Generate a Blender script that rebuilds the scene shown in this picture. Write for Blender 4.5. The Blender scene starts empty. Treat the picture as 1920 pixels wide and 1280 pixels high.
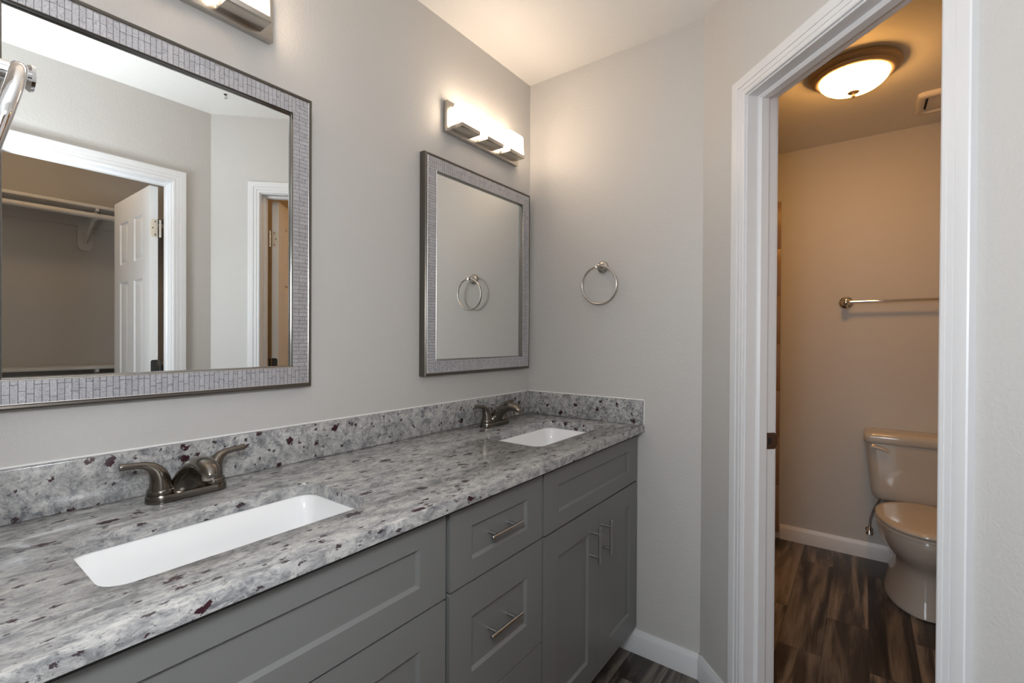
import bpy, bmesh, math, random
from mathutils import Vector, Matrix
from math import sin, cos, pi, radians, sqrt

sc = bpy.context.scene
C = sc.collection
random.seed(4)

# ------------------------------------------------------------------ camera
F_PX, YAW, PIT, ROL = 881.55, .6413, -.0057, -.0051
CAM = Vector((-1.8159, -1.2564, 1.2582))
fw = Vector((cos(YAW), sin(YAW), 0)); rt = Vector((sin(YAW), -cos(YAW), 0)); up = Vector((0, 0, 1))
fw, up = fw * cos(PIT) + up * sin(PIT), up * cos(PIT) - fw * sin(PIT)
rt, up = rt * cos(ROL) - up * sin(ROL), rt * sin(ROL) + up * cos(ROL)
cd = bpy.data.cameras.new('camera'); cam = bpy.data.objects.new('camera', cd); C.objects.link(cam)
cd.sensor_width = 36; cd.lens = F_PX / 1920 * 36; cd.clip_start = .01
M = Matrix((rt, up, -fw)).transposed().to_4x4(); M.translation = CAM
cam.matrix_world = M
sc.camera = cam

# ------------------------------------------------------------------ world, exposure, big lights
w = bpy.data.worlds.new('World'); sc.world = w; w.use_nodes = True
wb = w.node_tree.nodes['Background']; wb.inputs[0].default_value = (.75, .87, 1, 1); wb.inputs[1].default_value = 1.2
sc.view_settings.view_transform = 'Standard'; sc.view_settings.look = 'None'
sc.view_settings.gamma = 1; sc.view_settings.use_curve_mapping = False
sc.view_settings.exposure = 0.22
try:
    sc.cycles.use_denoising = True
    sc.cycles.max_bounces = 10; sc.cycles.diffuse_bounces = 6; sc.cycles.glossy_bounces = 5
    sc.cycles.sample_clamp_indirect = 6; sc.cycles.caustics_reflective = False; sc.cycles.caustics_refractive = False
except Exception:
    pass

def light(name, kind, loc, aim, power, col, **k):
    d = bpy.data.lights.new(name, kind); o = bpy.data.objects.new(name, d); C.objects.link(o)
    d.energy = power; d.color = col
    for a, b in k.items(): setattr(d, a, b)
    o.location = loc
    if aim is not None: o.rotation_euler = (Vector(aim) - Vector(loc)).to_track_quat('-Z', 'Y').to_euler()
    return o
# daylight through the bedroom window behind the camera
light('window_daylight', 'AREA', (-4.95, -.9, 1.45), (0, -.9, 1.2), 38, (.84, .93, 1), shape='RECTANGLE', size=1.7, size_y=1.5)
# the photographer's flash, bounced off the ceiling above the doorway
light('bounce_flash', 'SPOT', (-1.79, -1.28, 1.42), (-1.66, -1.34, 2.44), 42, (.86, .93, 1), spot_size=radians(125), spot_blend=1, shadow_soft_size=.05)
light('camera_fill', 'POINT', (-1.80, -1.14, 1.46), None, 21, (.92, .96, 1), shadow_soft_size=.10)  # added omni fill beside the camera, lifts cabinets and walls
light('closet_lamp', 'POINT', (-1.35, -2.05, 2.36), None, 2.6, (1, .68, .40), shadow_soft_size=.06)
LAMP_WARM = (1, .775, .565); LAMP_S = 16.0
DOME_WARM = (1, .48, .125); DOME_S = 40.0

# ------------------------------------------------------------------ materials
def mat(name, col=(.8, .8, .8), rough=.5, metal=0, emit=None, es=0, **k):
    m = bpy.data.materials.new(name); m.use_nodes = True
    b = m.node_tree.nodes['Principled BSDF']
    b.inputs['Base Color'].default_value = (*col, 1); b.inputs['Roughness'].default_value = rough
    b.inputs['Metallic'].default_value = metal
    if emit:
        b.inputs['Emission Color'].default_value = (*emit, 1); b.inputs['Emission Strength'].default_value = es
    for a, v in k.items(): b.inputs[a.replace('_', ' ')].default_value = v
    return m
def N(m, t, **k):
    n = m.node_tree.nodes.new(t)
    for a, v in k.items(): setattr(n, a, v)
    return n
def L(m, a, b): m.node_tree.links.new(a, b)
def BS(m): return m.node_tree.nodes['Principled BSDF']
def noise(m, vec, scale, detail=2, rough=.5, dist=0):
    n = N(m, 'ShaderNodeTexNoise'); n.inputs['Scale'].default_value = scale; n.inputs['Detail'].default_value = detail
    n.inputs['Roughness'].default_value = rough; n.inputs['Distortion'].default_value = dist
    L(m, vec, n.inputs['Vector']); return n.outputs['Fac']
def ramp(m, fac, pts):
    r = N(m, 'ShaderNodeValToRGB'); L(m, fac, r.inputs[0]); e = r.color_ramp.elements
    while len(e) < len(pts): e.new(.5)
    for i, (p, c) in enumerate(pts): e[i].position = p; e[i].color = (*c, 1) if not isinstance(c, (int, float)) else (c, c, c, 1)
    return r.outputs[0]
def mix(m, fac, a, b, mode='MIX'):
    n = N(m, 'ShaderNodeMix', data_type='RGBA', blend_type=mode)
    for s, v in ((n.inputs[0], fac), (n.inputs[6], a), (n.inputs[7], b)):
        if hasattr(v, 'is_linked'): L(m, v, s)
        else: s.default_value = v if isinstance(v, (int, float)) else (*v, 1)
    return n.outputs[2]
def bump(m, h, strength, dist):
    b = N(m, 'ShaderNodeBump'); b.inputs['Strength'].default_value = strength; b.inputs['Distance'].default_value = dist
    L(m, h, b.inputs['Height']); L(m, b.outputs[0], BS(m).inputs['Normal'])
def objvec(m, scale=None):
    t = N(m, 'ShaderNodeTexCoord')
    if not scale: return t.outputs['Object']
    p = N(m, 'ShaderNodeMapping'); p.inputs['Scale'].default_value = scale; L(m, t.outputs['Object'], p.inputs[0]); return p.outputs[0]

def paint(name, col, b=.35, rough=.6):
    m = mat(name, col, rough); v = objvec(m)
    h = noise(m, v, 130, 3, .55); bump(m, h, b, .004); return m
WALL = paint('wall_paint', (.565, .55, .53)); CEIL = paint('ceiling_paint', (.80, .785, .76), .3)
CLOSETW = WALL
TRIM = mat('white_trim', (.74, .74, .75), .35)
DOORW = mat('white_door_paint', (.76, .76, .76), .4)
CAB = mat('grey_cabinet_paint', (.187, .189, .187), .40)
CABIN = mat('toe_kick_dark_grey', (.10, .10, .10), .6)  # darker grey for the toe kicks
NICKEL = mat('brushed_nickel', (.52, .485, .44), .25, 1)
DNICK = mat('dark_brushed_nickel', (.20, .178, .155), .21, 1)
CHROME = mat('chrome', (.80, .80, .81), .06, 1)
STEEL = mat('steel_pull', (.56, .57, .58), .24, 1)
BRONZE = mat('bronze_rim', (.50, .40, .30), .40, .7)
PEWTER = mat('pewter_edge', (.13, .115, .10), .33, .75)
LIP = mat('inner_lip_metal', (.30, .30, .29), .18, 1)
BRIGHT = mat('silver_bead', (.78, .76, .74), .2, 1)
MIRROR = mat('mirror_silver', (.90, .92, .91), .0, 1)
CERAM = mat('white_ceramic', (.86, .87, .88), .12)
BONE = mat('bone_vitreous_china', (.53, .495, .445), .09)
FANW = mat('fan_plastic', (.74, .70, .66), .4)
HINGEM = mat('hinge_satin', (.70, .66, .58), .35, .7)
HINGED = mat('hinge_dark', (.05, .05, .045), .4, .5)
STRIKE = mat('strike_bronze', (.14, .085, .06), .4, .7)
SHADE = mat('opal_glass_lit', (.9, .9, .9), .3, 0, LAMP_WARM, LAMP_S)
DOME = mat('frosted_dome_lit', (.9, .9, .85), .3, 0, DOME_WARM, DOME_S)
CAULK = mat('white_caulk', (.82, .82, .81), .5)
TILE = mat('brown_tile', (.30, .20, .13), .3)
SHELFP = mat('closet_shelf_paint', (.62, .60, .57), .5)
DARK = mat('shade_black', (.02, .02, .02), .6)  # near-black that paints the shade inside small openings
SILL = mat('window_sash', (.8, .8, .8), .4)

def granite(name, sc_):
    m = mat(name, rough=.14); v = objvec(m, sc_); b = BS(m)
    big = noise(m, v, 11, 4, .6, .4)
    mid = noise(m, v, 46, 9, .74, .5)
    fin = noise(m, v, 170, 5, .75, .6)
    vein = noise(m, v, 24, 8, .7, .9)
    c = ramp(m, mid, [(.30, (.085, .09, .10)), (.41, (.22, .228, .245)), (.50, (.40, .405, .41)), (.60, (.58, .58, .57)), (.73, (.74, .735, .71))])
    c = mix(m, ramp(m, big, [(.40, 0.0), (.62, .35)]), c, (.53, .525, .50))
    c = mix(m, ramp(m, vein, [(.34, .8), (.43, 0.0)]), c, (.20, .205, .225))
    c = mix(m, ramp(m, fin, [(.34, .9), (.44, 0.0)]), c, (.11, .112, .12)); c = mix(m, 1.0, c, (.90, .89, .885), 'MULTIPLY')
    def garnets(scale, warp, cut, gain):
        nz = N(m, 'ShaderNodeTexNoise'); nz.inputs['Scale'].default_value = scale * 3.2; nz.inputs['Detail'].default_value = 6; nz.inputs['Roughness'].default_value = .65; L(m, v, nz.inputs['Vector'])
        sb = N(m, 'ShaderNodeVectorMath', operation='MULTIPLY_ADD'); L(m, nz.outputs['Color'], sb.inputs[0])
        sb.inputs[1].default_value = (warp,) * 3; L(m, v, sb.inputs[2])
        vo = N(m, 'ShaderNodeTexVoronoi'); vo.inputs['Scale'].default_value = scale; L(m, sb.outputs[0], vo.inputs['Vector'])
        sep = N(m, 'ShaderNodeSeparateColor'); L(m, vo.outputs['Color'], sep.inputs[0])
        sz = N(m, 'ShaderNodeMath', operation='MULTIPLY_ADD'); L(m, sep.outputs[0], sz.inputs[0]); sz.inputs[1].default_value = gain; sz.inputs[2].default_value = -gain * cut
        df = N(m, 'ShaderNodeMath', operation='SUBTRACT'); L(m, sz.outputs[0], df.inputs[0]); L(m, vo.outputs['Distance'], df.inputs[1])
        return ramp(m, df.outputs[0], [(0, 0.0), (.05, 1.0)])
    c = mix(m, garnets(37, .030, .64, 1.2), c, (.040, .014, .020))
    c = mix(m, garnets(85, .014, .66, 1.3), c, (.055, .040, .045))
    L(m, c, b.inputs['Base Color']); bump(m, mid, .05, .002)
    return m
GRAN = granite('granite', (1, 1, 1)); GRANT = granite('granite_top', (.55, 1.15, 1))

def mosaic():
    m = mat('mosaic_inlay', rough=.3, metal=.35)
    uv = N(m, 'ShaderNodeUVMap').outputs[0]
    br = N(m, 'ShaderNodeTexBrick'); L(m, uv, br.inputs['Vector'])
    br.offset = .37; br.offset_frequency = 3; br.squash = .75; br.squash_frequency = 4
    for k, x in (('Scale', 1), ('Mortar Size', .0005), ('Mortar Smooth', .1), ('Bias', 0), ('Brick Width', .046), ('Row Height', .0104)): br.inputs[k].default_value = x
    br.inputs['Color1'].default_value = (.56, .558, .585, 1); br.inputs['Color2'].default_value = (.66, .655, .685, 1); br.inputs['Mortar'].default_value = (.13, .13, .14, 1)
    v = objvec(m); n = noise(m, v, 70, 5, .6, 5.0)
    c = mix(m, .8, br.outputs[0], ramp(m, n, [(.34, (.38, .38, .40)), (.46, (.72, .72, .74)), (.52, (1, 1, 1)), (.58, (.66, .66, .68)), (.68, (.42, .42, .44))]), 'MULTIPLY')
    L(m, c, BS(m).inputs['Base Color'])
    bump(m, br.outputs['Fac'], -.5, .001); return m
MOSAIC = mosaic()

def floor_mat():
    m = mat('vinyl_plank', rough=.28); v = objvec(m)
    p = N(m, 'ShaderNodeMapping'); p.inputs['Location'].default_value = (.17, 1.132 + .1535 * 20, 0); L(m, v, p.inputs[0])
    br = N(m, 'ShaderNodeTexBrick'); L(m, p.outputs[0], br.inputs['Vector']); br.offset = .36; br.offset_frequency = 2; br.squash_frequency = 1; br.squash = 1
    for k, x in (('Scale', 1), ('Mortar Size', .0009), ('Mortar Smooth', .2), ('Bias', 0), ('Brick Width', .92), ('Row Height', .1535)): br.inputs[k].default_value = x
    br.inputs['Color1'].default_value = (0, 0, 0, 1); br.inputs['Color2'].default_value = (1, 1, 1, 1); br.inputs['Mortar'].default_value = (.5, .5, .5, 1)
    # each plank its own grain: shift the grain coordinates by the plank's random value
    sh = N(m, 'ShaderNodeVectorMath', operation='MULTIPLY_ADD'); L(m, br.outputs[0], sh.inputs[0]); sh.inputs[1].default_value = (7, 5, 3); L(m, v, sh.inputs[2])
    g = N(m, 'ShaderNodeMapping'); g.inputs['Scale'].default_value = (1.3, 13, 1); L(m, sh.outputs[0], g.inputs[0])
    n1 = noise(m, g.outputs[0], 1.0, 5, .58, .55)
    g2 = N(m, 'ShaderNodeMapping'); g2.inputs['Scale'].default_value = (5, 90, 1); L(m, sh.outputs[0], g2.inputs[0])
    n2 = noise(m, g2.outputs[0], 1.0, 4, .6, .4)
    c = ramp(m, n1, [(.36, (.022, .017, .015)), (.46, (.055, .043, .037)), (.52, (.15, .122, .102)), (.64, (.34, .285, .24))])
    c = mix(m, .5, c, ramp(m, n2, [(.3, .55), (.7, 1.0)]), 'MULTIPLY')
    c = mix(m, .45, c, ramp(m, br.outputs[0], [(0, .35), (1, 1.0)]), 'MULTIPLY')
    c = mix(m, br.outputs['Fac'], c, (.012, .01, .009))
    L(m, c, BS(m).inputs['Base Color']); bump(m, n2, .08, .001); return m
FLOOR = floor_mat()

# ------------------------------------------------------------------ mesh helpers
class MB:
    def __init__(s): s.v = []; s.f = []; s.uv = []
    def add(s, vs, fs, uvs=None):
        k = len(s.v); s.v += [Vector(x) for x in vs]; s.f += [tuple(i + k for i in f) for f in fs]
        s.uv += uvs if uvs else [None] * len(fs)
        return s
    def bm(s, b):
        b.verts.index_update(); s.add([v.co.copy() for v in b.verts], [[v.index for v in f.verts] for f in b.faces]); b.free(); return s
    def box(s, x0, x1, y0, y1, z0, z1, bev=0, seg=2):
        x0, x1 = sorted((x0, x1)); y0, y1 = sorted((y0, y1)); z0, z1 = sorted((z0, z1))
        b = bmesh.new(); bmesh.ops.create_cube(b, size=1)
        for v in b.verts: v.co = Vector(((x0 + x1) / 2 + v.co.x * (x1 - x0), (y0 + y1) / 2 + v.co.y * (y1 - y0), (z0 + z1) / 2 + v.co.z * (z1 - z0)))
        if bev: bmesh.ops.bevel(b, geom=b.edges[:], offset=bev, segments=seg, affect='EDGES', profile=.5)
        return s.bm(b)
    def prism(s, poly, z0, z1):
        n = len(poly); vs = [(x, y, z0) for x, y in poly] + [(x, y, z1) for x, y in poly]
        return s.add(vs, [list(range(n))[::-1], list(range(n, 2 * n))] + [(i, (i + 1) % n, n + (i + 1) % n, n + i) for i in range(n)])
    def loft(s, rings, caps=(1, 1), closed=True, loop=False):
        n = len(rings[0]); vs = [p for r in rings for p in r]; fs = []
        R = len(rings)
        for i in range(R if loop else R - 1):
            a, b = i * n, ((i + 1) % R) * n
            for j in range(n if closed else n - 1):
                k = (j + 1) % n; fs.append((a + j, a + k, b + k, b + j))
        if caps[0] and not loop: fs.append(tuple(range(n))[::-1])
        if caps[1] and not loop: fs.append(tuple(range((R - 1) * n, R * n)))
        return s.add(vs, fs)
    def lathe(s, prof, org, axis=(0, 0, 1), seg=32, caps=(1, 1)):
        a = Vector(axis).normalized(); u = a.orthogonal().normalized(); v = a.cross(u); o = Vector(org)
        return s.loft([[o + a * h + (u * cos(2 * pi * j / seg) + v * sin(2 * pi * j / seg)) * max(r, 1e-5) for j in range(seg)] for r, h in prof], caps)
    def tube(s, pts, rad, seg=16, caps=(1, 1), loop=False, flat=1, ref=None):
        pts = [Vector(p) for p in pts]; n = len(pts); rs = rad if isinstance(rad, (list, tuple)) else [rad] * n
        rings = []; u = Vector(ref) if ref else None
        for i, p in enumerate(pts):
            d = (pts[(i + 1) % n] - pts[i - 1]) if loop or 0 < i < n - 1 else (pts[1] - pts[0] if i == 0 else pts[-1] - pts[-2])
            d.normalize()
            if u is None: u = d.orthogonal()
            u = (u - d * u.dot(d)).normalized(); v = d.cross(u)
            rings.append([p + (u * cos(2 * pi * j / seg) + v * sin(2 * pi * j / seg) * flat) * rs[i] for j in range(seg)])
        return s.loft(rings, caps, loop=loop)
    def xf(s, fn, start=0):
        for i in range(start, len(s.v)): s.v[i] = Vector(fn(s.v[i]))
        return s
    def build(s, name, m, parent=None, loc=None, angle=38, recalc=True, label=None):
        me = bpy.data.meshes.new(name); o = bpy.data.objects.new(name, me); C.objects.link(o)
        off = Vector((0, 0, 0))
        if parent is not None:
            o.parent = parent; q = parent
            while q is not None: off += q.location; q = q.parent
        if loc is not None: o.location = Vector(loc) - off; off = Vector(loc)
        me.from_pydata([v - off for v in s.v], [], s.f)
        if any(s.uv):
            ul = me.uv_layers.new(name='UVMap')
            for p, u in zip(me.polygons, s.uv):
                if u:
                    for li, c in zip(p.loop_indices, u): ul.data[li].uv = c
        if recalc:
            b = bmesh.new(); b.from_mesh(me); bmesh.ops.recalc_face_normals(b, faces=b.faces[:]); b.to_mesh(me); b.free()
        me.shade_smooth(); me.set_sharp_from_angle(angle=radians(angle))
        me.materials.append(m)
        if label: o['label'] = label
        return o

def thing(name, loc, label, cat, group=None):
    o = bpy.data.objects.new(name, None); C.objects.link(o); o.location = loc; o.empty_display_size = .05
    o['label'] = label; o['category'] = cat
    if group: o['group'] = group
    return o
def tag(o, label, cat, group=None):
    o['label'] = label; o['category'] = cat
    if group: o['group'] = group
    return o
def struct(name, mb, m, parent=None, loc=None):
    o = mb.build(name, m, parent, loc)
    if parent is None: o['kind'] = 'structure'
    return o
def sempty(name, loc):
    o = bpy.data.objects.new(name, None); C.objects.link(o); o.location = loc; o['kind'] = 'structure'; o.empty_display_size = .05; return o
def rrect(cx, cy, hx, hy, r, z, n=6):
    pts = []
    for (sx, sy, a0) in ((1, 1, 0), (-1, 1, 90), (-1, -1, 180), (1, -1, 270)):
        for k in range(n + 1):
            a = radians(a0 + 90 * k / n); pts.append((cx + sx * (hx - r) + r * cos(a), cy + sy * (hy - r) + r * sin(a), z))
    return pts
def superell(cx, cy, hx, hy, z, e=2.5, n=40, front=1.0):
    out = []
    for k in range(n):
        a = 2 * pi * k / n; c, s_ = cos(a), sin(a)
        x = math.copysign(abs(c) ** (2 / e), c) * hx; y = math.copysign(abs(s_) ** (2 / e), s_) * hy
        if x < 0: x *= front
        out.append((cx + x, cy + y, z))
    return out

def slab(wd, ht, th, panels, rings, both=False):
    """a panelled slab in local axes: x across 0..wd, z up 0..ht, front at y=0 facing -y, back at y=th; rings = (inset, depth) steps into each panel"""
    xs = sorted({0, wd} | {p[0] for p in panels} | {p[1] for p in panels}); zs = sorted({0, ht} | {p[2] for p in panels} | {p[3] for p in panels})
    b = MB()
    def face(y, sg):
        for i in range(len(xs) - 1):
            for j in range(len(zs) - 1):
                xm, zm = (xs[i] + xs[i + 1]) / 2, (zs[j] + zs[j + 1]) / 2
                if any(p[0] < xm < p[1] and p[2] < zm < p[3] for p in panels): continue
                b.add([(xs[i], y, zs[j]), (xs[i + 1], y, zs[j]), (xs[i + 1], y, zs[j + 1]), (xs[i], y, zs[j + 1])], [(0, 1, 2, 3)])
        for (x0, x1, z0, z1) in panels:
            rs = [[(x0 + a, y + sg * d, z0 + a), (x1 - a, y + sg * d, z0 + a), (x1 - a, y + sg * d, z1 - a), (x0 + a, y + sg * d, z1 - a)] for a, d in [(0, 0)] + rings]
            b.loft(rs, (0, 1))
    face(0, 1)
    if both: face(th, -1)
    else: b.add([(0, th, 0), (wd, th, 0), (wd, th, ht), (0, th, ht)], [(0, 1, 2, 3)])
    b.add([(0, 0, 0), (wd, 0, 0), (wd, th, 0), (0, th, 0), (0, 0, ht), (wd, 0, ht), (wd, th, ht), (0, th, ht)], [(0, 1, 2, 3), (4, 5, 6, 7), (0, 3, 7, 4), (1, 2, 6, 5)])
    # weld
    q = bmesh.new(); vs = [q.verts.new(v) for v in b.v]
    for f in b.f:
        try: q.faces.new([vs[i] for i in f])
        except ValueError: pass
    bmesh.ops.remove_doubles(q, verts=q.verts[:], dist=1e-5)
    return MB().bm(q)

# ------------------------------------------------------------------ the setting
H = 2.44; TH = .10
S2 = sqrt(.5)
P0 = Vector((0, -.779, 0)); DT = Vector((-S2, -S2, 0)); DN = Vector((-S2, S2, 0))   # the angled wall: along, and out towards the vanity
def dg(t, off, z): return P0 + DT * t + DN * off + Vector((0, 0, z))
def dg2(t, off): q = dg(t, off, 0); return (q.x, q.y)
XB, YOPP, YCB = 1.60, -1.552, -2.75          # toilet-room back wall, wall opposite the vanity, closet back wall
XL = -1.82                                    # left wall face
D1A, D1B = .252, .848                         # toilet doorway (casing inner edges) along the angled wall
DZ = 2.034
D2A, D2B = -1.552, -.947                      # closet doorway in x
D3A, D3B = -1.51, -.79                        # bedroom doorway in y

struct('floor', MB().box(-5.2, XB + .12, -3.2, 1.6, -.08, 0), FLOOR)
struct('ceiling', MB().box(-5.2, XB + .12, -3.2, 1.6, H, H + .1), CEIL)
struct('wall_back', MB().box(XL - TH, XB + .12, 0, .115, 0, H), WALL)
struct('wall_right', MB().box(0, .115, -.779, 0, 0, H), WALL)
b = MB()
b.prism([dg2(0, 0), dg2(D1A - .02, 0), dg2(D1A - .02, -TH), (.115, .115 - .779 - TH / S2), (.115, -.779)], 0, H)
b.prism([dg2(D1B + .02, 0), (-.773, YOPP), (-.773, YOPP - TH), (YOPP - TH + .779 + TH / S2, YOPP - TH), dg2(D1B + .02, -TH)], 0, H)
b.prism([dg2(D1A - .02, 0), dg2(D1B + .02, 0), dg2(D1B + .02, -TH), dg2(D1A - .02, -TH)], DZ + .018, H)
struct('wall_angled', b, WALL)
b = MB().box(D2B + .02, -.773, YOPP - TH, YOPP, 0, H).box(XL, D2A - .02, YOPP - TH, YOPP, 0, H).box(D2A - .02, D2B + .02, YOPP - TH, YOPP, DZ + .018, H)
struct('wall_opposite', b, WALL)
b = MB().box(XL - TH, XL, D3B + .02, 0, 0, H).box(XL - TH, XL, -3.1, D3A - .02, 0, H).box(XL - TH, XL, D3A - .02, D3B + .02, DZ + .018, H).box(XL - TH, XL, .115, 1.6, 0, H)
struct('wall_left', b, WALL)
struct('wall_toilet_back', MB().box(XB, XB + .12, -2.1, 0, 0, H), WALL)
struct('wall_toilet_side', MB().box(-.5, XB, -2.1, -2.0, 0, H), WALL)
struct('wall_partition', MB().box(-.62, -.5, YCB, -1.772, 0, H).box(-.773, -.5, -1.772, YOPP - TH, 0, H), WALL)
struct('wall_closet_back', MB().box(XL, -.5, YCB - .1, YCB, 0, H), WALL)
b = MB().box(-5.12, -5, -3.2, 1.6, 0, .7).box(-5.12, -5, -3.2, 1.6, 2.2, H).box(-5.12, -5, -3.2, -1.75, .7, 2.2).box(-5.12, -5, -.05, 1.6, .7, 2.2)
struct('wall_bedroom_window', b, WALL)
struct('wall_bedroom_front', MB().box(-5, XL - TH, -3.2, -3.1, 0, H), WALL)
struct('wall_bedroom_back', MB().box(-5, XL - TH, 1.5, 1.6, 0, H), WALL)
wn = sempty('window_1', (-5.06, -.9, .7))
b = MB()
for y0, y1, z0, z1 in ((-1.75, -1.70, .7, 2.2), (-.10, -.05, .7, 2.2), (-1.7, -.1, .7, .75), (-1.7, -.1, 2.15, 2.2), (-.93, -.87, .75, 2.15)): b.box(-5.09, -5.03, y0, y1, z0, z1)
b.build('window_frame', SILL, wn)
MB().box(-5, -4.96, -1.8, 0, .675, .70, .004).build('window_sill', SILL, wn)

# baseboards
def baseboard(name, p, q, n, h=.092):
    """p,q ends on the wall line (2-D), n = unit normal into the room"""
    p, q, n = Vector((*p, 0)), Vector((*q, 0)), Vector((*n, 0)); pr = [(0, 0), (.013, 0), (.013, h - .022), (.011, h - .016), (.007, h - .006), (.005, h), (0, h)]
    o = MB().loft([[e + n * a + Vector((0, 0, z)) for a, z in pr] for e in (p, q)]).build(name, TRIM, angle=25); o['kind'] = 'structure'; return o
baseboard('baseboard_right', (0, -.47), (0, -.779 - .005), (-1, 0))
baseboard('baseboard_angled', dg2(-.005, 0), dg2(D1A - .0575, 0), (-S2, S2))
baseboard('baseboard_opposite', dg2(D1B + .0575, 0), (-.773, YOPP), (-S2, S2))
baseboard('baseboard_opposite_closet', (-.773, YOPP), (D2B + .0575, YOPP), (0, 1))
baseboard('baseboard_toilet_back', (XB, -.842), (XB, -2.0), (-1, 0))
baseboard('baseboard_toilet_side', (XB, -2.0), (-.5, -2.0), (0, 1))
baseboard('baseboard_closet', (XL, YCB), (-.62, YCB), (0, 1))

CASE = [(0, 0), (0, .0085), (.004, .0105), (.012, .0110), (.0128, .0095), (.0142, .0095), (.015, .0120), (.027, .0130), (.0278, .0115), (.0292, .0115), (.030, .0145), (.042, .0165), (.0545, .017), (.057, .015), (.057, 0)]
def doorway(name, fr, t0, t1, zt, depth, stop0, stop1, hinge_hi):
    """fr(t, off, z) -> world. Casing on the room side, jamb through the wall, stops."""
    root = sempty(name, fr((t0 + t1) / 2, -depth / 2, 0))
    st = [(lambda s: (t0 - s, 0)), (lambda s: (t0 - s, zt + s)), (lambda s: (t1 + s, zt + s)), (lambda s: (t1 + s, 0))]
    MB().loft([[fr(f(s)[0], h, f(s)[1]) for s, h in CASE] for f in st]).build('casing', TRIM, root, angle=18)
    MB().loft([[fr(f(s)[0], -depth - h, f(s)[1]) for s, h in CASE] for f in st]).build('casing', TRIM, root, angle=18)
    def bx(b, a0, a1, o0, o1, z0, z1):
        b.add([fr(a, o, z) for z in (z0, z1) for (a, o) in ((a0, o0), (a1, o0), (a1, o1), (a0, o1))], [(3, 2, 1, 0), (4, 5, 6, 7), (0, 1, 5, 4), (1, 2, 6, 5), (2, 3, 7, 6), (3, 0, 4, 7)])
    j0, j1, jz = t0 + .005, t1 - .005, zt - .005
    b = MB(); bx(b, j0 - .02, j0, .001, -depth - .001, 0, jz); bx(b, j1, j1 + .02, .001, -depth - .001, 0, jz); bx(b, j0 - .02, j1 + .02, .001, -depth - .001, jz, jz + .02)
    b.build('jamb', TRIM, root)
    # stop with an eased leading edge
    b = MB(); e = .007
    prof = [(0, stop0), (e * .55, stop0 - .001), (.010, stop0 - e), (.010, stop1), (0, stop1)]
    b.loft([[fr(j0 + p, o, 0) for p, o in prof], [fr(j0 + p, o, jz - p) for p, o in prof], [fr(j1 - p, o, jz - p) for p, o in prof], [fr(j1 - p, o, 0) for p, o in prof]])
    b.build('door_stop', TRIM, root, angle=25)
    return root, bx
SIXP = []
def six_panel(wd, ht):
    s, m_ = .105, .10; c0, c1 = (s, (wd - m_) / 2), ((wd + m_) / 2, wd - s); P = []
    for z0, z1 in ((.235, .80), (1.00, 1.565), (1.665, 1.90)):
        for c in (c0, c1): P.append((c[0], c[1], z0 * ht / 2.03, z1 * ht / 2.03))
    return P
DRING = [(.006, .006), (.012, .007), (.030, .0015), (.034, .001)]
def leaf(root, fn, wd, ht, hinges, sign):
    """fn(local) -> world for a leaf in slab axes: x from hinge edge outward, y thickness, z up"""
    l = slab(wd, ht, .035, six_panel(wd, ht), DRING, True).xf(fn).build('door_leaf', DOORW, root, angle=20)
    for z, mm in hinges:
        # leaf plate let into the hinge edge, rounded outer corners, and the barrel at the pin
        pl = [(.001, -.045), (.024, -.045), (.030, -.039), (.030, .039), (.024, .045), (.001, .045)]
        pl = [((a if sign > 0 else .035 - a), h) for a, h in pl]
        b = MB().loft([[fn(Vector((-.0015, a, z + h))) for a, h in pl], [fn(Vector((0, a, z + h))) for a, h in pl]])
        hg = b.build('hinge', mm, l, angle=30)
        yb = -.009 if sign > 0 else .039
        for k in range(5): MB().lathe([(.0052, 0), (.0052, .0172)], fn(Vector((-.004, yb, z - .045 + k * .018))), (0, 0, 1), 12).build('knuckle', mm, hg)
        for k, (a, h) in enumerate(((.012, .033), (.022, 0), (.012, -.033))):
            a = a if sign > 0 else .035 - a
            MB().lathe([(.0035, 0), (.003, .0006)], fn(Vector((-.0015, a, z + h))), fn(Vector((-1, 0, 0))) - fn(Vector((0, 0, 0))), 10).build('screw', HINGED, hg)
    kx, kz = wd - .06, .95
    for sy in (0, 1):
        ax = fn(Vector((0, 1 if sy else -1, 0))) - fn(Vector((0, 0, 0)))
        MB().lathe([(.032, 0), (.032, .004), (.026, .009), (.011, .012), (.011, .032), (.022, .040), (.027, .052), (.022, .063), (.008, .067), (0, .067)], fn(Vector((kx, .035 if sy else 0, kz))), ax, 24).build('door_knob', NICKEL, l)
    return l
# toilet-room doorway in the angled wall
d1, bx = doorway('door_1', dg, D1A, D1B, DZ, TH, -.034, -.066, True)
hp = D1B - .008
leaf(d1, lambda v: dg(hp - .013 - v.y, -TH - .014 - v.x, .012 + v.z), .585, 2.012, ((1.80, HINGEM), (1.085, HINGED), (.22, HINGED)), 1)
b = MB(); zz = .937
pl = [(-.068, -.026), (-.100, -.026), (-.107, -.018), (-.111, -.008), (-.111, .008), (-.107, .018), (-.100, .026), (-.068, .026)]
b.loft([[dg(D1A + .005, o, zz + h) for o, h in pl], [dg(D1A + .0068, o, zz + h) for o, h in pl]])
sp = b.build('strike_plate', STRIKE, d1)
MB().add([dg(D1A + .0070, o, zz + h) for o, h in ((-.076, -.011), (-.088, -.011), (-.088, .011), (-.076, .011))], [(0, 1, 2, 3)]).build('latch_hole_shade', DARK, sp)  # flat dark quad stands for the shade inside the hole
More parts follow.
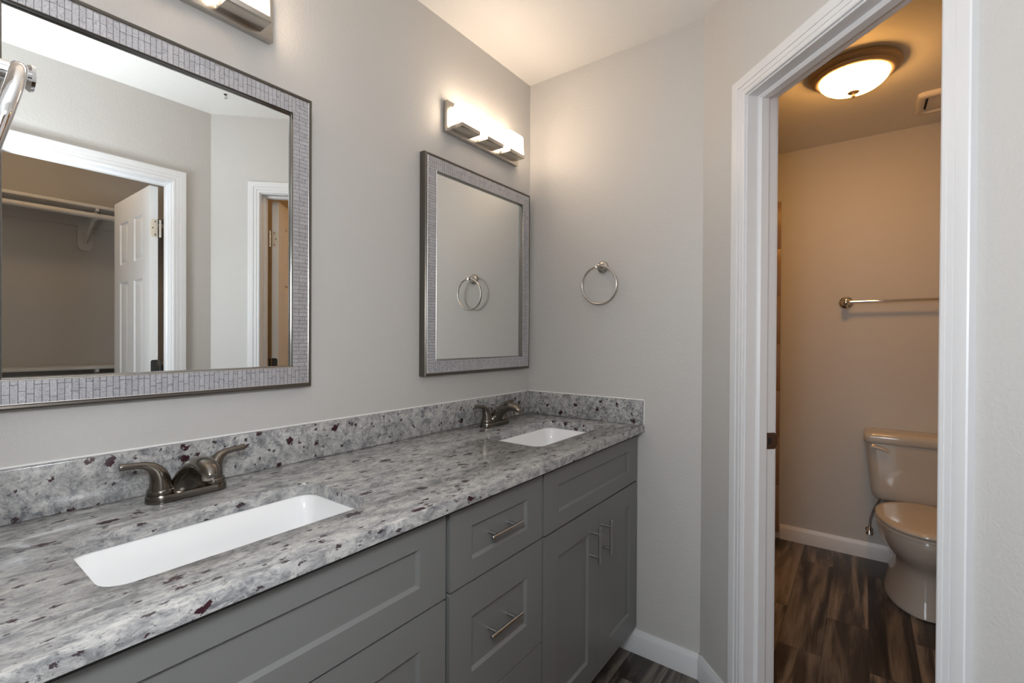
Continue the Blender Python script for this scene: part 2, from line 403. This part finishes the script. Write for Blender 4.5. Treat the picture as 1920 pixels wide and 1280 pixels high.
# closet doorway in the wall opposite
fo = lambda t, off, z: Vector((t, YOPP + off, z))
d2, bx = doorway('door_2', fo, D2A, D2B, DZ, TH, -.034, -.066, True)
leaf(d2, lambda v: Vector((D2B - .026 - v.y, YOPP - TH - .014 - v.x, .012 + v.z)), .60, 2.012, ((1.80, HINGEM), (1.085, HINGED), (.22, HINGED)), 1)
# bedroom doorway the photograph is taken through
fl = lambda t, off, z: Vector((XL + off, t, z))
doorway('door_3', fl, D3A, D3B, DZ, TH, -.034, -.066, True)

# ------------------------------------------------------------------ vanity cabinets
YF, YD = -.515, -.535          # face frame, face of doors and drawers
ZC0, ZC1 = .8900, .9175        # countertop underside and top
SHK = [(.0055, .0075), (.006, .0078)]
def front(root, name, x0, x1, z0, z1, px0, px1, pz0, pz1):
    o = slab(x1 - x0, z1 - z0, .0195, [(px0 - x0, px1 - x0, pz0 - z0, pz1 - z0)], SHK).xf(lambda v: Vector((x0 + v.x, YD + v.y, z0 + v.z))).build(name, CAB, root, angle=20)
    md = o.modifiers.new('edge', 'BEVEL'); md.width = .0012; md.segments = 2; md.harden_normals = True; md.limit_method = 'ANGLE'; md.angle_limit = radians(60)
    return o
def pull(part, cx, cz, ym, yb, vert=False, ln=.125, cc=.076):
    h = MB(); a = Vector((0, 0, 1)) if vert else Vector((1, 0, 0)); c = Vector((cx, yb, cz))
    h.lathe([(.0044, -ln / 2), (.0050, -ln / 2 + .0006), (.0050, ln / 2 - .0006), (.0044, ln / 2)], c, a, 20)
    for s in (-1, 1): h.lathe([(.0042, 0), (.0042, abs(ym - yb))], c + a * (s * cc / 2), (0, 1, 0), 16)
    return h.build('handle', STEEL, part)
def carcass(root, x0, x1):
    b = MB().box(x0, x0 + .016, YF, -.006, .105, ZC0 - .001).box(x1 - .016, x1, YF, -.006, .105, ZC0 - .001)
    b.box(x0 + .016, x1 - .016, YF, -.006, .105, .121).box(x0 + .016, x1 - .016, -.016, -.006, .121, ZC0 - .16)
    b.box(x0 + .016, x0 + .04, YF, YF + .018, .121, ZC0 - .001).box(x1 - .04, x1 - .016, YF, YF + .018, .121, ZC0 - .001)
    b.box(x0 + .04, x1 - .04, YF, YF + .018, ZC0 - .035, ZC0 - .001).box(x0 + .04, x1 - .04, YF, YF + .018, .675, .715)
    b.build('carcass', CAB, root)
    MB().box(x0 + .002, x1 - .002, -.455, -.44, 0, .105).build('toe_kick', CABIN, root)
r = thing('sink_cabinet', (-.35, -.27, 0), 'grey shaker sink cabinet in the corner, two doors with vertical steel pulls', 'cabinet', 'vanity cabinets under the granite top')
carcass(r, -.698, -.002)
front(r, 'drawer_front', -.694, -.005, .697, .873, -.615, -.086, .744, .826)
p = front(r, 'door', -.694, -.3435, .109, .691, -.613, -.420, .186, .612); pull(p, -.402, .5765, YD, -.566, True)
p = front(r, 'door', -.3405, -.005, .109, .691, -.253, -.076, .186, .612); pull(p, -.314, .5745, YD, -.566, True)
r = thing('drawer_cabinet', (-.888, -.27, 0), 'grey shaker cabinet of stacked drawers between the two sink cabinets', 'cabinet', 'vanity cabinets under the granite top')
carcass(r, -1.079, -.700)
for z0, z1, a, c in ((.699, .873, .747, .826), (.404, .694, .485, .615), (.109, .399, .19, .32)):
    p = front(r, 'drawer', -1.073, -.703, z0, z1, -1.0, -.777, a, c)
    pull(p, -.890, (a + c) / 2 + (.0 if z0 > .6 else .0), YD + .008, -.556)
r = thing('sink_cabinet', (-1.45, -.27, 0), 'grey shaker sink cabinet nearest the camera with plain wide top panel', 'cabinet', 'vanity cabinets under the granite top')
carcass(r, XL + .002, -1.081)
front(r, 'drawer_front', XL + .012, -1.086, .695, .873, XL + .09, -1.160, .748, .828)
p = front(r, 'door', XL + .012, -1.4495, .109, .690, XL + .09, -1.527, .186, .619); pull(p, -1.49, .5765, YD, -.566, True)
p = front(r, 'door', -1.4465, -1.086, .109, .690, -1.367, -1.158, .186, .619); pull(p, -1.405, .5765, YD, -.566, True)

# countertop with two sink cut-outs
SINKS = [(-1.4235, -.3235), (-.3640, -.3235)]; SHX, SHY, SR = .2165, .120, .035
def countertop():
    b = MB(); x0, x1, y0, y1 = XL + .002, -.001, -.562, -.001
    def rect(e, z): return [(x0 + e, y0 + e, z), (x1 - e, y0 + e, z), (x1 - e, y1 - e, z), (x0 + e, y1 - e, z)]
    def cap(z, e, up_):
        q = bmesh.new()
        for lp in [rect(e, z)] + [rrect(sx, sy, SHX + e, SHY + e, SR + e, z) for sx, sy in SINKS]:
            vs = [q.verts.new(v) for v in lp]
            for i in range(len(vs)): q.edges.new((vs[i], vs[(i + 1) % len(vs)]))
        bmesh.ops.triangle_fill(q, use_beauty=True, use_dissolve=False, edges=q.edges[:]); b.bm(q)
    cap(ZC1, .0025, 1); cap(ZC0, .001, 0)
    st = ((.001, ZC0), (0, ZC0 + .001), (0, ZC1 - .0025), (.0008, ZC1 - .0008), (.0025, ZC1))
    b.loft([rect(e, z) for e, z in st], (0, 0))
    for sx, sy in SINKS: b.loft([rrect(sx, sy, SHX + e, SHY + e, SR + e, z) for e, z in st], (0, 0))
    q = bmesh.new(); vs = [q.verts.new(v) for v in b.v]
    for f in b.f: q.faces.new([vs[i] for i in f])
    bmesh.ops.remove_doubles(q, verts=q.verts[:], dist=1e-5)
    return MB().bm(q)
tag(countertop().build('countertop', GRANT, loc=(-.9, -.28, ZC0), angle=30), 'long speckled grey granite countertop with two sink cut-outs', 'countertop')
ZS = 1.016
o = tag(MB().box(XL + .002, -.0215, -.0205, -.001, ZC1 + .0002, ZS, .0015).build('backsplash', GRAN, loc=(-.9, -.01, ZC1)), 'long granite backsplash along the mirror wall', 'backsplash', 'granite backsplashes')
MB().tube([(XL + .004, -.0015, ZS + .0005), (-.0215, -.0015, ZS + .0005)], .0028, 8).build('caulk_bead', CAULK, o)
o = tag(MB().box(-.0205, -.001, -.558, -.001, ZC1 + .0002, ZS, .0015).build('backsplash', GRAN, loc=(-.01, -.28, ZC1)), 'short granite side splash under the towel ring wall', 'backsplash', 'granite backsplashes')
MB().tube([(-.0015, -.002, ZS + .0005), (-.0015, -.557, ZS + .0005), (-.0015, -.5595, ZS - .004), (-.0015, -.5595, ZC1 + .002)], .0028, 8).build('caulk_bead', CAULK, o)

def sink(sx, sy, label):
    r = thing('sink', (sx, sy, ZC0 - .15), label, 'sink', 'white undermount sinks')
    zt = ZC0 - .0005
    ins = [(.012, zt), (.002, zt), (-.004, zt - .004), (-.010, zt - .05), (-.018, zt - .105), (-.026, zt - .122), (-.042, zt - .131), (-.07, zt - .134)]
    rings = [rrect(sx, sy, SHX + e, SHY + e, max(SR + e, .02), z, 8) for e, z in ins]
    rings.append([(sx + .022 * cos(2 * pi * k / 36 + pi / 36), sy + .03 + .022 * sin(2 * pi * k / 36 + pi / 36), zt - .137) for k in range(36)])
    out = [rrect(sx, sy, SHX + e, SHY + e, .035, z, 8) for e, z in ((.002, zt - .147), (.008, zt - .12), (.012, zt - .012))]
    MB().loft(out[::1] + rings, (1, 1)).build('basin', CERAM, r, angle=50)
    MB().lathe([(.0, .002), (.0, .004), (.010, .0045), (.019, .004), (.0215, .002), (.0215, 0)][::-1], (sx, sy + .03, zt - .1365), (0, 0, 1), 28).build('drain', NICKEL, r)
sink(*SINKS[0], 'white rectangular undermount sink nearest the camera')
sink(*SINKS[1], 'white rectangular undermount sink in the far corner')

def faucet(cx, cy, label):
    z0 = ZC1 + .0002; O = Vector((cx, cy, z0))
    r = thing('faucet', O, label, 'faucet', 'brushed nickel centreset faucets')
    def stad(hx, hy, z, n=12):
        rr = hy; pts = []
        for sx, a0 in ((1, -90), (-1, 90)):
            for k in range(n + 1):
                a = radians(a0 + 180 * k / n); pts.append((cx + sx * (hx - rr) + rr * cos(a), cy + rr * sin(a), z0 + z))
        return pts
    MB().loft([stad(.0755, .0265, 0), stad(.0760, .0270, .002), stad(.0750, .0262, .012), stad(.0735, .0248, .0155), stad(.069, .0205, .0165)]).build('base_plate', DNICK, r)
    # spout body: wide shoulders sweeping up and forward
    ctl = [(.003, .010, .054, .0245, 0), (.002, .020, .043, .0245, 4), (-.004, .033, .0320, .0240, 14), (-.014, .047, .0265, .0225, 28), (-.030, .061, .0235, .0205, 42), (-.050, .0715, .0222, .0190, 58), (-.072, .0780, .0215, .0175, 74), (-.092, .0785, .0210, .0163, 90), (-.108, .0755, .0200, .0148, 108), (-.120, .0690, .0172, .0122, 126), (-.1265, .0630, .0115, .0080, 138)]
    rings = []
    for y, z, rx, ry, an in ctl:
        a = radians(an); d = Vector((0, -sin(a), cos(a))); n = Vector((0, cos(a), sin(a)))
        rings.append([O + Vector((0, y, z)) + Vector((1, 0, 0)) * rx * cos(t) + n * ry * sin(t) for t in [2 * pi * k / 28 for k in range(28)]])
    MB().loft(rings).build('spout', DNICK, r, angle=60)
    MB().lathe([(.0115, 0), (.0115, .0125), (.0104, .0145), (.0085, .0145)], O + Vector((0, -.105, .0655)), (0, -.08, -1), 20).build('aerator', NICKEL, r)
    for s in (-1, 1):
        hb = MB().lathe([(.0235, .0160), (.0240, .0175), (.0235, .024), (.0222, .0262), (.0208, .0268)], O + Vector((s * .049, 0, 0)), (0, 0, 1), 28).build('hub', DNICK, r)
        pts = [(0, .0262, .0205), (0, .036, .0195), (.001, .046, .0180), (.004, .057, .0158), (.009, .0665, .0130), (.017, .0745, .0098), (.028, .0795, .0075), (.042, .0815, .0064), (.056, .0825, .0066), (.066, .0830, .0072), (.0678, .0831, .0066)]
        MB().tube([O + Vector((s * (.049 + a), 0, z)) for a, z, q in pts], [q for _, _, q in pts], 22, ref=(0, 1, 0)).build('handle', DNICK, r, angle=50)
    MB().tube([O + Vector((0, .016, .014)), O + Vector((0, .016, .060))], .0022, 10).lathe([(.002, 0), (.0055, .002), (.0055, .008), (.003, .011)], O + Vector((0, .016, .058)), (0, 0, 1), 14).build('lift_rod', DNICK, r)
faucet(-1.421, -.088, 'brushed nickel two-handle faucet behind the near sink')
faucet(-.362, -.088, 'brushed nickel two-handle faucet behind the corner sink')

# ------------------------------------------------------------------ mirrors
def mirror(x0, x1, label):
    z0, z1 = 1.1235, 1.9155; r = thing('wall_mirror', ((x0 + x1) / 2, 0, (z0 + z1) / 2), label, 'mirror', 'framed mirrors over the vanity')
    def rail(prof, name, m, uv=False):
        """prof: (inset from outer edge, distance out from the wall)"""
        b = MB(); cs = lambda s: [(x0 + s, z0 + s), (x1 - s, z0 + s), (x1 - s, z1 - s), (x0 + s, z1 - s)]
        for k in range(4):
            for (s0, h0), (s1, h1) in zip(prof, prof[1:]):
                A, B_ = cs(s0), cs(s1); a0, a1, c1, c0 = A[k], A[(k + 1) % 4], B_[(k + 1) % 4], B_[k]
                vs = [(a0[0], -h0, a0[1]), (a1[0], -h0, a1[1]), (c1[0], -h1, c1[1]), (c0[0], -h1, c0[1])]
                ln = (lambda q: q[0]) if k in (0, 2) else (lambda q: q[1])
                acc = .1 * k
                us = [[(acc + s0, ln(a0) + 3), (acc + s0, ln(a1) + 3), (acc + s1, ln(c1) + 3), (acc + s1, ln(c0) + 3)]] if uv else None
                b.add(vs, [(0, 1, 2, 3)], us)
        return b.build(name, m, r, recalc=not uv, angle=25)
    rail([(0, .0005), (0, .0200), (.0015, .0265), (.005, .0298), (.009, .0292), (.0105, .0272)], 'outer_edge', PEWTER)
    rail([(.0103, .0284), (.0112, .0291), (.0121, .0286)], 'silver_line', BRIGHT)
    rail([(.0119, .0282), (.0540, .0282)], 'mosaic_inlay', MOSAIC, True)
    rail([(.0538, .0280), (.0550, .0290), (.0562, .0280)], 'silver_line', BRIGHT)
    rail([(.0560, .0285), (.0572, .0240), (.0590, .0230), (.0600, .0165)], 'inner_lip', LIP)
    MB().box(x0 + .03, x1 - .03, -.0168, -.004, z0 + .03, z1 - .03).build('mirror_glass', MIRROR, r)
    return r
mirror(-1.747, -1.1005, 'framed mosaic-edge mirror over the near sink, reflecting the closet')
mirror(-.6815, -.0365, 'framed mosaic-edge mirror in the corner, reflecting the towel ring')

# ------------------------------------------------------------------ vanity lights
def vanity_light(cx, label):
    zb, zt, hw, yp = 2.026, 2.140, .224, -.021
    r = thing('vanity_light', (cx, 0, 2.08), label, 'wall light', 'three-shade vanity lights')
    MB().box(cx - hw, cx + hw, yp, -.0005, zb, zt, .0015).build('back_plate', NICKEL, r)
    for k in (-1, 0, 1):
        x = cx - .005 + k * .1455
        t = MB().box(x - .0515, x + .0515, -.0775, yp, 2.036, 2.051, .0012).build('shade_tray', NICKEL, r)
        s = MB().loft([rrect(x, -.0515, .0495, .0245, .004, 2.0512)] + [rrect(x, -.0515, .0495 - a, .0245 - a, .008, z) for a, z in ((0, 2.118), (.002, 2.126), (.006, 2.131), (.012, 2.1325))]).build('glass_shade', SHADE, r, label='glowing opal glass block')
vanity_light(-.345, 'lit three-block vanity light above the corner mirror')
vanity_light(-1.430, 'lit vanity light above the near mirror, cut by the top of the frame')

# ------------------------------------------------------------------ towel rings
def towel_ring(wx, sgn, y, z, label, tip=.05, R=.0785, tr=.0048, tilt=6, m=NICKEL, plate_r=.0255):
    """wx wall face, sgn +1 if the room lies at +x"""
    r = thing('towel_ring', (wx, y, z), label, 'towel ring', 'towel rings')
    X = Vector((sgn, 0, 0)); O = Vector((wx, y, z))
    MB().lathe([(plate_r, .0004), (plate_r, .005), (plate_r * .88, .009), (plate_r * .55, .013), (plate_r * .42, .020)], O, X, 32).build('wall_plate', m, r)
    MB().lathe([(.0075, .016), (.0062, .024), (.0062, tip - .012), (.0085, tip - .010), (.0085, tip + .006), (.0102, tip + .0065), (.0112, tip + .0085), (.0102, tip + .011), (.003, tip + .0125)], O, X, 24).build('post', m, r)
    c = []; t = radians(tilt)
    for k in range(64):
        a = 2 * pi * k / 64; s = R * (1 - cos(a)); c.append(O + X * (tip - s * sin(t)) + Vector((0, R * sin(a), -s * cos(t))))
    MB().tube(c, tr, 14, loop=True).build('ring', m, r, angle=60)
towel_ring(0, -1, -.377, 1.561, 'brushed nickel towel ring on the wall beside the corner mirror', tip=.043, tilt=4)
towel_ring(XL, 1, -.683, 1.479, 'chrome towel ring at the left edge, close to the camera', tip=.0715, tilt=14, tr=.0054, m=CHROME, plate_r=.026)

# ------------------------------------------------------------------ toilet room
TY = -1.50
def egg(xb, xf, hw, z, n=48, e=2.3):
    """plan outline from back xb to front xf (front at smaller x)"""
    cx = xb - (xb - xf) * .42; out = []
    for k in range(n):
        a = 2 * pi * k / n; c, s = cos(a), sin(a)
        ee = 2.6 if c > 0 else 2.05
        px = math.copysign(abs(c) ** (2 / ee), c) * ((xb - cx) if c > 0 else (cx - xf)); py = math.copysign(abs(s) ** (2 / ee), s) * hw
        out.append((cx + px, TY + py, z))
    return out
r = thing('toilet', (1.25, TY, 0), 'bone coloured two-piece toilet against the back wall', 'toilet')
MB().loft([rrect(1.50, TY, hx, hy, .048, z, 8) for hx, hy, z in ((.055, .165, .392), (.075, .188, .396), (.084, .198, .41), (.088, .206, .45), (.094, .226, .66), (.0945, .229, .702))]).build('tank', BONE, r, angle=50)
MB().loft([rrect(1.50, TY, .098 + a, .232 + a, .032, z, 6) for a, z in ((-.006, .702), (.002, .704), (.006, .712), (.007, .735), (.004, .748), (-.004, .756), (-.02, .761), (-.05, .762))]).build('tank_lid', BONE, r, angle=50)
MB().loft([egg(xb, xf, hw, z) for xb, xf, hw, z in ((1.47, .985, .148, .0), (1.47, .980, .150, .004), (1.47, .984, .147, .02), (1.475, 1.000, .136, .06), (1.48, 1.012, .122, .12), (1.48, 1.012, .116, .17), (1.47, 1.000, .118, .205), (1.46, .965, .135, .235), (1.45, .925, .158, .27), (1.44, .900, .176, .31), (1.43, .888, .183, .345), (1.43, .884, .185, .368), (1.43, .888, .182, .378))]).build('bowl', BONE, r, angle=60)
MB().loft([egg(1.36, xf, hw, z) for xf, hw, z in ((.884, .184, .379), (.878, .188, .382), (.878, .188, .392), (.884, .184, .396))]).build('seat', BONE, r, angle=50)
MB().loft([egg(1.365, xf, hw, z) for xf, hw, z in ((.884, .184, .399), (.876, .189, .402), (.876, .189, .410), (.883, .183, .416), (.91, .165, .420), (.98, .11, .4215))]).build('seat_lid', BONE, r, angle=50)
MB().box(1.36, 1.43, TY - .09, TY + .09, .376, .405, .01).build('hinge_block', BONE, r)
fl_ = MB().lathe([(.016, 0), (.016, .008), (.010, .013)], (1.4065, -1.305, .682), (-1, 0, 0), 20).build('flush_lever', BONE, r)
MB().tube([(1.392, -1.300, .684), (1.389, -1.325, .682), (1.389, -1.350, .675), (1.390, -1.372, .664)], [.0075, .0085, .0085, .006], 12).build('lever_arm', BONE, fl_)
r = thing('water_supply_valve', (XB, -1.294, .17), 'small chrome water stop valve low on the wall beside the toilet', 'valve')
MB().lathe([(.019, .0005), (.018, .004), (.010, .007), (.0085, .008), (.0085, .045)], (XB, -1.294, .168), (-1, 0, 0), 24).build('wall_flange', CHROME, r)
MB().lathe([(.010, -.016), (.012, -.012), (.012, .014), (.008, .018), (.008, .030)], (1.552, -1.294, .168), (0, 0, 1), 20).build('valve_body', CHROME, r)
MB().loft([superell(1.530, -1.294, .007, .017, z, 2, 20) for z in (.160, .176)]).build('valve_handle', CHROME, r)
MB().tube([(1.552, -1.294, .195), (1.550, -1.297, .24), (1.545, -1.315, .31), (1.535, -1.335, .36), (1.53, -1.34, .389)], .0055, 10).build('supply_hose', STEEL, r)

r = thing('towel_bar', (XB, -1.48, 1.482), 'chrome towel bar on the toilet room back wall', 'towel bar')
for y in (-1.175, -1.785):
    MB().lathe([(.036, .0005), (.036, .006), (.031, .012), (.018, .018), (.012, .026), (.012, .046), (.019, .052), (.022, .066), (.019, .079), (.009, .086)], (XB, y, 1.482), (-1, 0, 0), 28).build('post', CHROME, r)
MB().tube([(XB - .066, -1.175, 1.482), (XB - .066, -1.785, 1.482)], .0080, 16).build('bar', CHROME, r)

LX, LY = .715, -1.215
r = thing('ceiling_light', (LX, LY, H), 'lit round ceiling light with frosted bowl and bronze rim', 'ceiling light')
MB().lathe([(.150, -.0005), (.166, -.003), (.168, -.016), (.160, -.024), (.150, -.028), (.146, -.036), (.137, -.041), (.128, -.041), (.128, -.020)], (LX, LY, H), (0, 0, 1), 56, (1, 0)).build('rim', BRONZE, r)
MB().lathe([(.1275, -.036), (.127, -.043), (.122, -.056), (.110, -.070), (.092, -.083), (.068, -.093), (.040, -.099), (.014, -.101)], (LX, LY, H), (0, 0, 1), 48, (0, 1)).build('glass_bowl', DOME, r, label='glowing frosted glass bowl')
MB().lathe([(.021, -.100), (.022, -.103), (.017, -.107), (.008, -.109), (.006, -.115), (.008, -.119), (.006, -.124), (.001, -.127)], (LX, LY, H), (0, 0, 1), 24).build('finial', BRONZE, r)
r = thing('exhaust_fan', (1.265, -1.60, H), 'square ceiling exhaust fan cover beside the round light', 'exhaust fan')
fx, fy = 1.265, -1.595
MB().loft([rrect(fx, fy, h, h * 1.12, .025, H - z) for h, z in ((.122, .0005), (.124, .006), (.120, .018), (.112, .024), (.098, .024), (.094, .020), (.092, .008))], (0, 0)).build('cover_frame', FANW, r, angle=50)
MB().box(fx - .096, fx + .096, fy - .107, fy + .107, H - .006, H - .002).build('housing_shade', DARK, r)  # thin dark sheet paints the shaded gap around the centre panel
MB().box(fx - .080, fx + .084, fy - .090, fy + .094, H - .016, H - .008, .002).build('centre_panel', FANW, r)

# tiled tub surround that starts at the left edge of the doorway view
b = MB(); zc = .038
while zc < 2.1:
    z2 = min(zc + .3, 2.138); b.box(XB - .0105, XB - .0005, -.836, -.03, zc, z2 - .002, .001); zc += .3
tag(b.build('tile_surround', TILE, loc=(XB, -.4, 1.2)), 'thin strip of brown tiled tub wall beside the door jamb', 'tile surround')

# ------------------------------------------------------------------ closet, seen in the near mirror
def closet_shelf(z, label):
    r = thing('closet_shelf', (-1.2, YCB, z), label, 'closet shelf', 'closet shelves with rods')
    MB().box(XL, -.62, YCB, YCB + .30, z - .018, z, .002).build('board', SHELFP, r)
    MB().box(XL, -.62, YCB, YCB + .018, z - .088, z - .019).build('cleat', SHELFP, r)
    MB().tube([(XL, YCB + .27, z - .060), (-.62, YCB + .27, z - .060)], .0165, 16).build('rod', SHELFP, r)
    bx_ = -1.045; k = MB()
    pl = [(-.038, -.018), (.038, -.018), (.038, -.215), (.020, -.240), (-.020, -.240), (-.038, -.215)]
    k.loft([[(bx_ + a, YCB, z + h) for a, h in pl], [(bx_ + a, YCB + .019, z + h) for a, h in pl]])
    k.box(bx_ - .008, bx_ + .008, YCB + .019, YCB + .30, z - .034, z - .0185)
    k.tube([(bx_, YCB + .022, z - .19), (bx_, YCB + .26, z - .045)], .009, 8)
    k.tube([(bx_, YCB + .27 + .021 * cos(radians(a)), z - .060 + .021 * sin(radians(a))) for a in range(80, 281, 20)], .0045, 8)
    k.build('bracket', SHELFP, r)
closet_shelf(2.043, 'high closet shelf and rod, reflected in the near mirror')
closet_shelf(1.082, 'low closet shelf and rod, reflected at the bottom of the near mirror')
r = thing('ceiling_hook', (-.815, -1.272, H), 'tiny dark hook in the ceiling, reflected in the near mirror', 'hook')
MB().lathe([(.008, -.0003), (.007, -.003), (.003, -.004)], (-.815, -1.272, H), (0, 0, 1), 16).build('base_disc', HINGED, r)
MB().tube([(-.815, -1.272, H - .003), (-.815, -1.272, H - .009)] + [(-.815 + .006 * sin(radians(a)), -1.272, H - .015 + .006 * cos(radians(a))) for a in range(0, 251, 25)], .0013, 8).build('hook_arm', HINGED, r)
